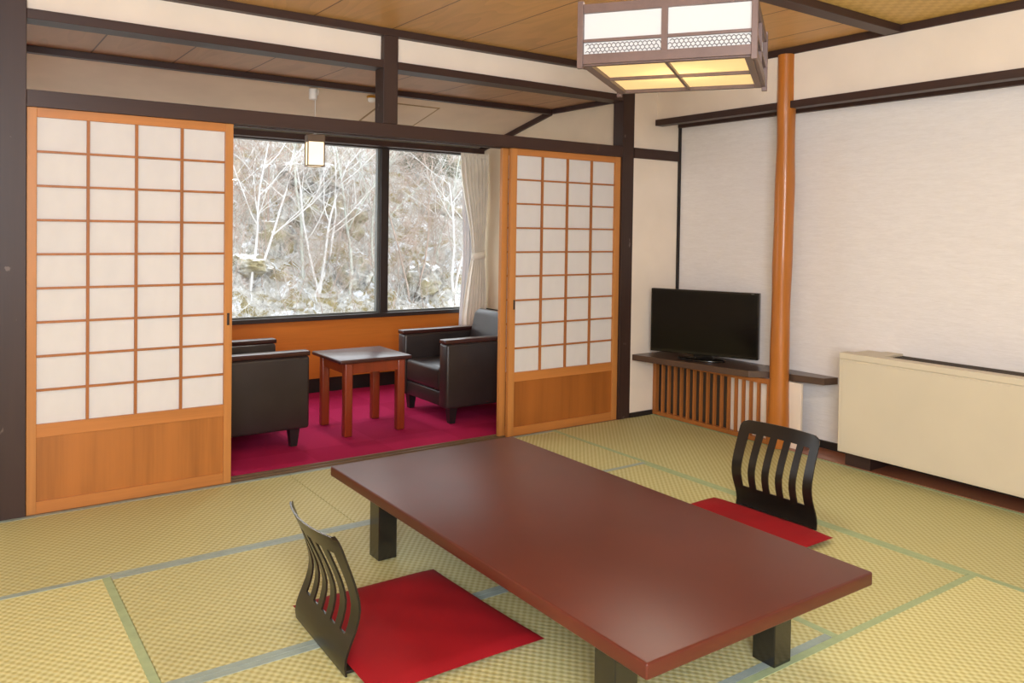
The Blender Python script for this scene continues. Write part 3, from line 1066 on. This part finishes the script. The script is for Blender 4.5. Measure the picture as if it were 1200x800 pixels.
tagp(lo, 'polished amber log pillar rising from the floor board to the ceiling trim', 'pillar')

sh = MB().prism([(3.876, -.012), (4.005, -.710), (4.040, -.86), (4.165, -.975), (4.170, -1.085), (4.215, -1.262), (4.318, -1.285), (4.318, -.014), (4.30, -.014), (4.30, -.012)], .397, .437, .002)
so = sh.build('wall_shelf', M['shelf'], None, loc=(4.2, -.6, .397))
tagp(so, 'long dark wooden shelf under the television, ending beside the heater', 'shelf')

sp = thing('slat_panel', 'low amber slatted screen under the television shelf', 'slatted screen', (4.11, -.5, .004))
MB().box((4.085, -.985, .0045), (4.118, -.004, .030), .001).build('base_rail', M['slat'], sp)
MB().box((4.088, -.985, .366), (4.118, -.004, .396), .001).build('top_rail', M['slat'], sp)
MB().box((4.086, -.034, .030), (4.117, -.004, .366)).build('end_stile', M['slat'], sp)
MB().box((4.086, -.985, .030), (4.117, -.962, .366)).build('end_stile', M['slat'], sp)
for k in range(15):
    y = -.088 - k * .0575
    MB().box((4.090, y - .0065, .030), (4.112, y + .0065, .366)).build('slat', M['slat'], sp)
MB().box((4.140, -.635, .0045), (4.155, -.004, .396)).build('void_shade_board', M['heatdark'], sp)  # dark sheet painted in for the shade of the hollow behind the slats
MB().box((4.140, -1.165, .0045), (4.155, -.636, .396)).build('pale_back_board', M['plaster'], sp)

tv = thing('television', 'black flat screen television standing on the dark shelf', 'television', (4.130, -.415, .437), math.atan2(-.66, .29))
W2 = .364
# local x along the screen (left to right seen from the room), local -y faces the room
MB().box((-W2, -.012, .030), (W2, .030, .458), .004).build('case', M['bezel'], tv, world=False)
MB().box((-W2 + .012, -.0135, .050), (W2 - .012, -.0115, .446)).build('screen', M['screen'], tv, world=False)
stv = MB()
pts = [(.16 * math.cos(a), -.035 + .085 * math.sin(a)) for a in [2 * PI * k / 40 for k in range(40)]]
stv.prism(pts, .0008, .012, .003)
stv.box((-.06, -.005, .011), (.06, .020, .032))
stv.build('stand', M['bezel'], tv, world=False, sm=40)
MB().box((W2 - .05, -.0135, .449), (W2 - .032, -.0118, .453)).build('badge', M['winsash'], tv, world=False)

ht = thing('fan_heater', 'long cream enamel fan heater cabinet along the textured wall', 'heater', (4.17, -2.12, .004))
HY0, HY1, HX = -1.478, -2.78, 4.028
MB().box((HX, HY1, .092), (4.318, HY0, .600), .003).build('cabinet', M['heater'], ht)
MB().box((HX - .004, HY1, .6005), (4.100, HY0, .634), .004).build('front_lip', M['heater'], ht)
MB().box((HX - .005, HY1 + .02, .105), (HX + .001, HY0 - .022, .592), .002).build('front_panel', M['heater'], ht)
gm = MB()
gm.box((4.102, HY1, .600), (4.312, HY0 - .10, .606))
for k in range(9):
    gm.box((4.108 + k * .022, HY1, .606), (4.114 + k * .022, HY0 - .21, .622))
gm.build('grille', M['heatdark'], ht)
MB().box((4.100, HY0 - .20, .6005), (4.316, HY0 - .10, .630), .003).build('lid', M['heater'], ht)
MB().box((4.102, HY0 - .10, .6005), (4.316, HY0, .624), .004).build('end_cap', M['heater'], ht)
for (a, b) in ((-1.478, -1.625), (-2.62, -2.76)):
    MB().box((4.104, b, .0045), (4.30, a, .0925), .002).build('foot', M['darky'], ht)

# ------------------------------------------------------------------ outside: bank, rocks, trees
def hill_z(x, y):
    base = -1.15 + .86 * max(0, y - 7.9) - .05 * (x - 5)
    if y < 7.9: base += .04 * (y - 7.9)
    n = mnoise.fractal(Vector((x * .55, y * .55, 3.3)), 1.0, 2.0, 5)
    n2 = mnoise.fractal(Vector((x * 2.3, y * 2.3, 7.3)), 1.0, 2.0, 4)
    return base + .55 * n + .13 * n2


hb = MB().grid(lambda u, v: Vector((-6 + 26 * u, 3.0 + 15.0 * v, hill_z(-6 + 26 * u, 3.0 + 15.0 * v))), 230, 150)
ho = hb.build('snowy_bank', M['hill'], None, sm=180)
tagp(ho, 'steep snow patched wooded bank seen through the alcove window', 'hillside', kind='structure')

CAM = Vector((0, -4.0717, 1.2768))


def rock(x, y, s, label, sq=(1, 1, 1)):
    m = MB()
    bmesh.ops.create_icosphere(m.bm, subdivisions=4, radius=1.0)
    z = hill_z(x, y)
    sd_ = rnd.random() * 50
    for v in m.bm.verts:
        d = v.co.normalized()
        n = mnoise.fractal(d * 1.3 + Vector((sd_, 0, 0)), 1.0, 2.0, 4)
        c = mnoise.cell(d * 2.2 + Vector((0, sd_, 0)))
        v.co = Vector((d.x * s * sq[0], d.y * s * sq[1], d.z * s * sq[2])) * (1 + .32 * n + .10 * c)
    o = m.build('boulder', M['rock'], None, sm=30)
    o.location = (x, y, z - s * sq[2] * .12)
    o.rotation_euler = (rnd.uniform(-.3, .3), rnd.uniform(-.3, .3), rnd.uniform(0, 6))
    tagp(o, label, 'rock', 'rocks on the wooded bank')


def on_view(px_, yd):
    """ground x for a view column at depth yd (used to choose where trees stand)"""
    f, ya, ro = 952.7, math.radians(35.1296), 0
    t = (px_ - 600) / f
    c, s = math.cos(ya), math.sin(ya)
    dx, dy = s + c * t, c - s * t
    return (yd - CAM.y) / dy * dx


for (px_, yd, s, lab, sq) in (
        (365, 11.6, .62, 'snow capped boulder high on the bank behind the pendant lamp', (1.3, .8, .6)),
        (316, 10.4, .46, 'ochre mossy boulder low on the bank beside the first paper door', (.9, .8, .9)),
        (345, 10.9, .45, 'grey boulder in the middle of the bank', (1, .8, .9)),
        (415, 9.9, .40, 'mossy boulder low on the bank beside the window mullion', (.8, .8, 1.1)),
        (400, 11.0, .50, 'grey boulder behind the pale forked trees', (1.1, .8, .9)),
        (495, 9.9, .45, 'grey boulder at the foot of the bank in the second pane', (1.0, .8, .9)),
        (290, 9.8, .42, 'snowy boulder at the foot of the bank', (1.4, .9, .5)),
        (520, 11.4, .5, 'boulder under the snowy thicket in the second pane', (1.2, .8, .7))):
    rock(on_view(px_, yd), yd, s, lab, sq)


class TreeB:
    def __init__(self): self.v = []; self.f = []

    def limb(self, pts, r0, r1, n):
        b0 = len(self.v)
        k = len(pts)
        for i, p in enumerate(pts):
            d = (pts[min(i + 1, k - 1)] - pts[max(i - 1, 0)]).normalized()
            up = Vector((0, 0, 1)) if abs(d.z) < .95 else Vector((1, 0, 0))
            s = d.cross(up).normalized(); t = s.cross(d)
            r = r0 + (r1 - r0) * i / (k - 1)
            for q in range(n):
                a = 2 * PI * q / n
                self.v.append(p + (s * math.cos(a) + t * math.sin(a)) * r)
        for i in range(k - 1):
            for q in range(n):
                a = b0 + i * n + q; b = b0 + i * n + (q + 1) % n
                self.f.append((a, b, b + n, a + n))

    def grow(self, p, d, L, r, depth, R, up=.15, kids=(3, 5), spread=.9):
        n = max(3, min(7, int(L / .16) + 2))
        pts = [p.copy()]
        dd = d.normalized()
        for i in range(n):
            dd = (dd + Vector((R.uniform(-1, 1), R.uniform(-1, 1), R.uniform(-.6, 1))) * .13 + Vector((0, 0, up * .15))).normalized()
            pts.append(pts[-1] + dd * L / n)
        self.limb(pts, r, r * .45 if depth else r * .35, 6 if depth > 1 else (4 if depth == 1 else 3))
        if depth <= 0: return
        for k in range(R.randint(*kids)):
            t = R.uniform(.35, 1.0)
            i = min(n - 1, int(t * n))
            q = pts[i].lerp(pts[i + 1], R.random())
            a = R.uniform(0, 2 * PI)
            side = Vector((math.cos(a), math.sin(a), R.uniform(-.1, .6)))
            nd = (dd * .6 + side * spread).normalized()
            self.grow(q, nd, L * R.uniform(.4, .68), max(.0022, r * (1 - .5 * t) * .58), depth - 1, R, up, kids, spread)

    def build(self, name, mat, loc):
        me = bpy.data.meshes.new(name)
        me.from_pydata([tuple(v - loc) for v in self.v], [], self.f)
        smooth(me, 180)
        me.materials.append(mat)
        o = bpy.data.objects.new(name, me)
        o.location = loc
        col.objects.link(o)
        return o


def tree(px_, yd, L, r, lean, mat, label, seed, group=None, depth=3, kids=(4, 6), stems=1, nm='bare_tree'):
    R = random.Random(seed)
    x = on_view(px_, yd)
    loc = Vector((x, yd, hill_z(x, yd) - .05))
    T = TreeB()
    for s in range(stems):
        dl = lean + (s - (stems - 1) / 2) * .38
        T.grow(loc + Vector((R.uniform(-.05, .05), 0, 0)), Vector((dl, R.uniform(-.1, .05), 1)), L * R.uniform(.85, 1.1), r, depth, R, .25, kids)
    o = T.build(nm, mat, loc)
    tagp(o, label, 'tree', group or 'bare trees on the bank')
    return o


named = [
    (358, 9.7, 3.6, .030, .02, 'bark', 'slender pale trunk standing below the pendant lamp', 1, 1),
    (372, 9.5, 2.6, .026, .18, 'bark3', 'pale forked tree just beyond the pendant lamp', 2, 3),
    (412, 9.6, 3.2, .030, .06, 'bark', 'straight pale tree nearest the mullion in the first pane', 3, 1),
    (296, 9.4, 2.6, .024, .30, 'bark3', 'leaning frosted tree beside the first paper door', 4, 2),
    (310, 10.2, 2.6, .022, .05, 'bark2', 'thin grey brown tree beside the ochre boulder', 5, 1),
    (436, 9.8, 2.8, .022, -.02, 'bark', 'thin pale tree hard against the mullion', 6, 1),
    (482, 9.6, 2.6, .020, .10, 'bark2', 'thin brown tree next to the mullion in the second pane', 7, 2),
    (533, 9.3, 2.4, .026, .0, 'bark3', 'frosted twin stemmed tree beside the curtain', 8, 2),
    (512, 10.0, 3.0, .022, -.15, 'bark', 'pale leaning tree in the middle of the second pane', 9, 1),
]
for (px_, yd, L, r, ln, mt, lab, sd_, stems) in named:
    tree(px_, yd, L, r, ln, M[mt], lab, sd_, stems=stems)
T = TreeB()
R = random.Random(41)
for k in range(95):
    px_ = 150 + (k * 61.8) % 500
    yd = 8.9 + (k * 2.37) % 3.9
    x = on_view(px_, yd)
    p = Vector((x, yd, hill_z(x, yd) - .05))
    for st_ in range(2):
        T.grow(p, Vector((R.uniform(-.45, .45), R.uniform(-.2, .2), 1)), R.uniform(.9, 2.0), R.uniform(.0045, .008), 3, R, .2, (3, 6))
th = T.build('thicket', M['bark2'], Vector((5, 10, 0)))
tagp(th, 'dense brown grey thicket of bare saplings covering the bank', 'thicket', kind='stuff')
# low twigs and brambles, uncountable
T = TreeB()
R = random.Random(99)
for k in range(2200):
    px_ = R.uniform(130, 680); yd = R.uniform(8.3, 12.8)
    x = on_view(px_, yd)
    p = Vector((x, yd, hill_z(x, yd)))
    T.grow(p, Vector((R.uniform(-1, 1), R.uniform(-.7, .3), R.uniform(.15, 1))), R.uniform(.2, .55), .0038, 1, R, .1, (1, 3))
br = T.build('brushwood', M['bark3'], Vector((5, 10, 0)))
tagp(br, 'tangle of frosted low twigs over the whole bank', 'twigs', kind='stuff')
# dark evergreen behind the thicket in the second pane
R = random.Random(5)
x = on_view(500, 12.4)
loc = Vector((x, 12.4, hill_z(x, 12.4) - .1))
cf = thing('evergreen_tree', 'dark green conifer high on the bank in the second pane', 'tree', loc)
T = TreeB(); T.limb([loc, loc + Vector((.02, 0, 1)), loc + Vector((0, 0, 2.4))], .05, .015, 6)
o = T.build('trunk', M['bark2'], loc); o.location = (0, 0, 0); o.parent = cf
T = TreeB()
for k in range(260):
    z = R.uniform(.3, 2.4)
    a = R.uniform(0, 2 * PI)
    L = (2.6 - z) * .38 * R.uniform(.6, 1.1)
    d = Vector((math.cos(a), math.sin(a), -.25))
    p = loc + Vector((0, 0, z))
    T.limb([p, p + d * L * .6, p + d * L + Vector((0, 0, .05))], .012, .004, 3)
    for q in range(9):
        t = R.uniform(.3, 1)
        b = p + d * L * t
        e = b + (d + Vector((R.uniform(-1, 1), R.uniform(-1, 1), R.uniform(-.5, .2)))) * .12
        T.limb([b, e], .012, .003, 3)
o = T.build('needles', M['conifer'], loc); o.location = (0, 0, 0); o.parent = cf

# ------------------------------------------------------------------ light
wd = bpy.data.worlds.new('overcast')
scn.world = wd
wd.use_nodes = True
bg = wd.node_tree.nodes['Background']
bg.inputs[0].default_value = (.90, .95, 1.0, 1)
bg.inputs[1].default_value = 4.0


def area(name, loc, target, size, power, color=(1, 1, 1), size_y=None):
    l_ = bpy.data.lights.new(name, 'AREA')
    l_.energy = power
    l_.color = color
    l_.size = size
    if size_y:
        l_.shape = 'RECTANGLE'; l_.size_y = size_y
    o = bpy.data.objects.new(name, l_)
    col.objects.link(o)
    o.location = loc
    d = Vector(target) - Vector(loc)
    o.rotation_euler = d.to_track_quat('-Z', 'Y').to_euler()
    return o


# light of the ceiling lamp, thrown down and round about it
area('ceiling_lamp_light', (2.407, -1.785, 1.885), (2.407, -1.785, 0), .5, 10, (1.0, .92, .78))
up = bpy.data.lights.new('ceiling_lamp_bulb', 'POINT'); up.energy = 9; up.color = (1, .92, .8); up.shadow_soft_size = .15
uo = bpy.data.objects.new('ceiling_lamp_bulb', up); col.objects.link(uo); uo.location = (2.407, -1.785, 2.22)
# large area light standing in for the photographer's diffused flash behind the camera
area('diffused_flash', (-.35, -4.75, 1.55), (2.3, -.9, 1.55), 1.5, 165, (.92, .97, 1.06))
area('pendant_lamp_light', (1.998, 1.02, 1.664), (1.998, 1.02, 0), .09, 5, (1, .93, .82))
ib = bpy.data.lights.new('lamp_inner_tube', 'POINT'); ib.energy = 2.4; ib.color = (1, .95, .86); ib.shadow_soft_size = .05
io_ = bpy.data.objects.new('lamp_inner_tube', ib); col.objects.link(io_); io_.location = (2.407, -1.785, 1.893 + .115)
# window light portal
pt = area('window_portal', (1.9, SY + .16, 1.26), (1.9, 0, 1.26), 3.9, 1, size_y=1.34)
pt.data.cycles.is_portal = True

# ------------------------------------------------------------------ camera
cd = bpy.data.cameras.new('camera')
co = bpy.data.objects.new('camera', cd)
col.objects.link(co)
cd.sensor_fit = 'HORIZONTAL'
cd.sensor_width = 36.0
cd.lens = 952.7082 * 36.0 / 1200.0
cd.shift_x = 0.0
cd.shift_y = (288.9266 - 400.0) / 1200.0
cd.clip_start = .05
pi_, ro_, ya_ = math.radians(1.1824), math.radians(.8442), math.radians(35.1296)
fw0 = Vector((math.sin(ya_), math.cos(ya_), 0)); rt0 = Vector((math.cos(ya_), -math.sin(ya_), 0)); up0 = Vector((0, 0, 1))
fw = fw0 * math.cos(pi_) - up0 * math.sin(pi_)
upv = up0 * math.cos(pi_) + fw0 * math.sin(pi_)
rt = rt0 * math.cos(ro_) + upv * math.sin(ro_)
up2 = upv * math.cos(ro_) - rt0 * math.sin(ro_)
mw = Matrix(((rt.x, up2.x, -fw.x, CAM.x), (rt.y, up2.y, -fw.y, CAM.y), (rt.z, up2.z, -fw.z, CAM.z), (0, 0, 0, 1)))
co.matrix_world = mw
scn.camera = co

scn.view_settings.view_transform = 'Standard'
scn.view_settings.look = 'None'
scn.view_settings.gamma = 1.0
scn.view_settings.use_curve_mapping = False
scn.view_settings.exposure = 0.1
scn.cycles.max_bounces = 8
scn.cycles.transparent_max_bounces = 12
scn.cycles.sample_clamp_indirect = 6.0
